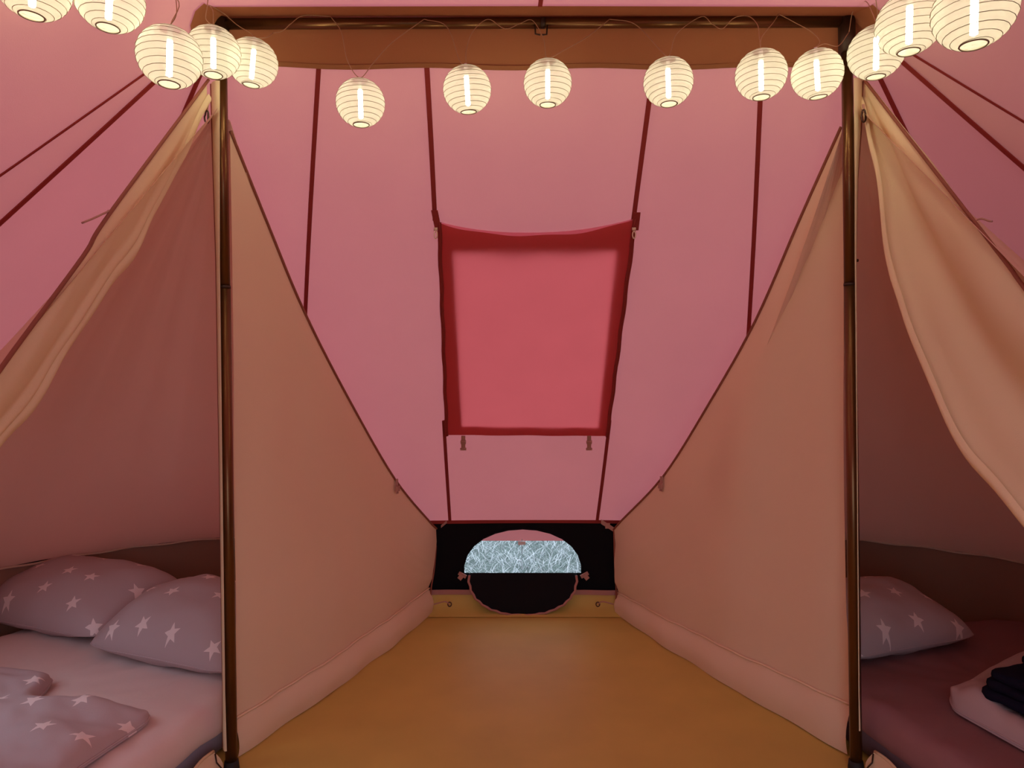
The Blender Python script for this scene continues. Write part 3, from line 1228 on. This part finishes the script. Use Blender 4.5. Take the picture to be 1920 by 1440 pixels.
def mattress(side):
    E0, a, w = frame(side)
    L0, L1, W = -.80, .88, 1.53
    root = empty('air_mattress', E0 + a * .04 + w * W / 2)
    lab = ('low slate-blue air mattress under pale mauve sheet, left cabin bed' if side < 0 else
           'low dark air mattress under plum sheet, right cabin bed')
    tag(root, lab, 'mattress')

    def box_pt(x, y, z, r, inset=0.0):
        # x along w, y along a
        cx, cy = W / 2, (L0 + L1) / 2
        hx, hy = W / 2 - inset, (L1 - L0) / 2 - inset
        return E0 + w * (cx + x * hx) + a * (cy + y * hy) + Vector((0, 0, z))

    def rounded(prof_, wob, n=120):
        vs, fs = [], []
        for inset, z in prof_:
            for k in range(n):
                t = 2 * pi * k / n
                c_, s_ = cos(t), sin(t)
                e = 9.0
                rr = (abs(c_) ** e + abs(s_) ** e) ** (-1 / e)
                p = box_pt(rr * c_, rr * s_, z, 0, inset)
                p += Vector((0, 0, wob * noise.noise(p * 9)))
                vs.append(p)
        for i in range(len(prof_) - 1):
            for k in range(n):
                q, q2 = i * n + k, i * n + (k + 1) % n
                fs.append([q, q2, q2 + n, q + n])
        return vs, fs
    vs, fs = rounded([(.05, .004), (.018, .02), (.004, .06), (.0, .10), (.012, .135), (.03, .142)], .004)
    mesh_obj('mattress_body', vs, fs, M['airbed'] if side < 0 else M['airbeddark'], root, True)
    prof_ = [(.004, .105), (-.006, .12), (-.008, .15), (-.004, .19), (.010, .222), (.035, .238), (.07, MT)]
    for q in range(1, 9):
        prof_.append((.07 + (W / 2 - .07) * q / 8.02, MT + .004 * sin(q)))
    vs, fs = rounded(prof_, .017)
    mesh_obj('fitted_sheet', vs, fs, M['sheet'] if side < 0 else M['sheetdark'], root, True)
    return root


mattress(-1)
mattress(1)


def pillow(name, c, xdir, tilt, W, D, H, label, seed, group):
    """plump pillow: c = middle of its underside edge plane, xdir = long direction (flat), tilt back"""
    xd = Vector(xdir).normalized()
    yd0 = Vector((-xd.y, xd.x, 0))
    if yd0.y < 0:
        yd0 = -yd0
    up0 = Vector((0, 0, 1))
    yd = yd0 * cos(tilt) + up0 * sin(tilt)
    up = up0 * cos(tilt) - yd0 * sin(tilt)
    c = Vector(c)
    n = 34
    vs, fs, uv = [], [], []

    def edge(x, y):
        ex = x * (1 - .035 * (1 - y * y)) * (1 - .07 * abs(y) ** 6) * W / 2
        ey = y * (1 - .045 * (1 - x * x)) * (1 - .10 * abs(x) ** 6) * D / 2
        return ex, ey
    for sgn in (1, -1):
        for i in range(n + 1):
            for j in range(n + 1):
                x, y = -1 + 2 * i / n, -1 + 2 * j / n
                x, y = sin(x * pi / 2), sin(y * pi / 2)
                ex, ey = edge(x, y)
                h = ((1 - abs(x) ** 2.3) * (1 - abs(y) ** 2.3)) ** .52 * H / 2
                if sgn < 0:
                    h *= .55
                q = Vector((ex * 5, ey * 5, seed))
                wr = noise.noise(q) * .018 + noise.noise(q * 2.7) * .008
                cor = (abs(x) * abs(y)) ** 2
                wr += .010 * sin((ex * 30 + ey * 22) + seed) * (abs(x) ** 3 + abs(y) ** 3) * (1 - cor) * .5
                fade = min(1.0, (1 - abs(x)) * 9, (1 - abs(y)) * 9)
                z = sgn * h + wr * fade
                vs.append(c + xd * ex + yd * ey + up * z)
                uv.append((ex + seed * 1.7, ey * 1.06 + sgn * 3 + seed))
    m_ = (n + 1) ** 2
    for s in range(2):
        for i in range(n):
            for j in range(n):
                a = s * m_ + i * (n + 1) + j
                f = [a, a + n + 1, a + n + 2, a + 1]
                fs.append(f if s == 0 else f[::-1])
    root = empty(name, c)
    tag(root, label, 'pillow', group)
    o = mesh_obj('pillowcase', vs, fs, M['stars'], root, True, uv)
    # weld the two sides along the border
    bm = bmesh.new()
    bm.from_mesh(o.data)
    bmesh.ops.remove_doubles(bm, verts=bm.verts, dist=1e-5)
    bm.to_mesh(o.data)
    bm.free()
    # piped seam around the edge
    ring = []
    for k in range(80):
        q = k / 20
        s_, f = int(q), q - int(q)
        f = sin((-1 + 2 * f) * pi / 2)
        x, y = ((f, -1), (1, f), (-f, 1), (-1, -f))[s_]
        ex, ey = edge(x, y)
        ring.append(c + xd * ex + yd * ey)
    MB().tube(ring, .0035, 5, closed=True).build('edge_seam', M['stars'], o)
    return root


pillow('star_pillow', (-2.33, 3.70, .365), (-.92, .36, 0), radians(14), 1.0, .58, .36,
       'grey star-print pillow at back of the left bed, peaked, behind the other', 1.3, 'star-print pillows')
pillow('star_pillow', (-1.475, 3.29, .358), (-.91, .37, 0), radians(13), .88, .58, .37,
       'grey star-print pillow on the left bed, in front, nearest the left pole', 4.1, 'star-print pillows')
pillow('star_pillow', (1.70, 3.40, .342), (.92, .34, 0), radians(10), .98, .56, .35,
       'dim star-print pillow alone on the right bed', 2.2, 'star-print pillows')


def duvet(side, name, label, a_top, w0, w1, a_low, thick, seed):
    E0, a, w = frame(side)
    root = empty(name, E0 + w * (w0 + w1) / 2 + Vector((0, 0, MT)))
    tag(root, label, 'duvet', 'star-print duvets')
    nu, nv = 90, 70
    vs, fs, uv = [], [], []
    for s in (1, 0):
        for i in range(nu + 1):
            for j in range(nv + 1):
                p, q = i / nu, j / nv
                ws = w0 + (w1 - w0) * p
                top = a_top(ws)
                as_ = top + (a_low - top) * q
                # rounded corners
                dm = min(p * (w1 - w0), (1 - p) * (w1 - w0), q * (top - a_low), (1 - q) * (top - a_low))
                rim = max(0.0, min(1.0, dm / .075))
                e = sqrt(max(0, 1 - (1 - rim) ** 2))
                dp, dq = p * (w1 - w0), q * (top - a_low)
                rr = .10
                if dp < rr and dq < rr:
                    k = rr - sqrt((rr - dp) ** 2 + (rr - dq) ** 2)
                    if k < 0:
                        ws += -k * .6
                        as_ += k * .6
                P = E0 + w * ws + a * as_
                if s:
                    wr = .038 * noise.noise(Vector((ws * 3.2 + as_ * 1.5, as_ * 6 - ws * 3, seed)))
                    wr += .014 * noise.noise(Vector((ws * 8 + as_ * 6, as_ * 15 - ws * 9, seed + 3)))
                    z = MT + .012 + thick * (.15 + .85 * e) + wr * e
                else:
                    z = MT + .012
                P.z = z
                vs.append(P)
                uv.append((ws + .37 + seed, as_ + .2))
    m_ = (nu + 1) * (nv + 1)
    for s in range(2):
        for i in range(nu):
            for j in range(nv):
                b = s * m_ + i * (nv + 1) + j
                f = [b, b + 1, b + nv + 2, b + nv + 1]
                fs.append(f)
    # close the sides
    per = [i * (nv + 1) for i in range(nu + 1)] + [nu * (nv + 1) + j for j in range(1, nv + 1)] + [i * (nv + 1) + nv for i in range(nu - 1, -1, -1)] + [j for j in range(nv - 1, 0, -1)]
    for k in range(len(per)):
        b, c_ = per[k], per[(k + 1) % len(per)]
        fs.append([b, c_, c_ + m_, b + m_])
    cover = mesh_obj('duvet_cover', vs, fs, M['stars'], root, True, uv)
    MB().tube([vs[k + m_] + Vector((0, 0, .012)) for k in per], .004, 5, closed=True).build('edge_seam', M['stars'], cover)
    return root


def top_left(ws):
    st = max(0, min(1, (ws - .62) / .16))
    st = st * st * (3 - 2 * st)
    return -.055 + .03 * sin(ws * 8) * .5 + .19 * st


duvet(-1, 'star_duvet', 'pale grey star-print duvet spread over the foot of the left bed', top_left, .115, 1.46, -.77, .065, .4)
duvet(1, 'star_duvet', 'dim star-print duvet folded on the right bed under the navy towel', lambda ws: .03 + .24 * max(0, min(1, (ws - .25) / .6)), .25, 1.42, -.74, .085, 2.9)


# navy towels lying on the right duvet
def towel(name, c, ang, sx, sy, layers, th, label, seed):
    root = empty(name, c)
    tag(root, label, 'towel')
    R = Matrix.Rotation(ang, 3, 'Z')
    c = Vector(c)
    for l in range(layers):
        vs, fs = [], []
        n = 20
        z0 = l * th
        kx, ky = 1 - .06 * l, 1 - .10 * l
        prof_ = [(.0, .92), (.12, .985), (.5, 1.0), (.88, .985), (1.0, .92)]
        N = 40
        for zf, sc2 in prof_:
            for k in range(N):
                t = 2 * pi * k / N
                e = 7
                rr = (abs(cos(t)) ** e + abs(sin(t)) ** e) ** (-1 / e)
                p = Vector((rr * cos(t) * sx / 2 * kx * sc2, rr * sin(t) * sy / 2 * ky * sc2, z0 + zf * th * .97))
                p += Vector((.010, .010, .006)) * noise.noise(p * 14 + Vector((seed, l, 0)))
                vs.append(c + R @ p)
        for i in range(len(prof_) - 1):
            for k in range(N):
                q, q2 = i * N + k, i * N + (k + 1) % N
                fs.append([q, q2, q2 + N, q + N])
        for row, rev in ((0, True), (len(prof_) - 1, False)):
            ctr = len(vs)
            m3 = sum((vs[row * N + k] for k in range(N)), Vector()) / N
            vs.append(m3)
            for k in range(N):
                f = [ctr, row * N + k, row * N + (k + 1) % N]
                fs.append(f[::-1] if rev else f)
        mesh_obj('towel_fold', vs, fs, M['navy'], root, True)
    return root


towel('folded_towel', (1.925, 2.52, .342), .30, .34, .24, 3, .036, 'folded navy towel lying on the star-print duvet of the right bed', 1)
towel('folded_towel', (2.125, 2.74, .36), .5, .20, .14, 3, .030, 'second navy towel behind the first, cut by the right edge', 5)
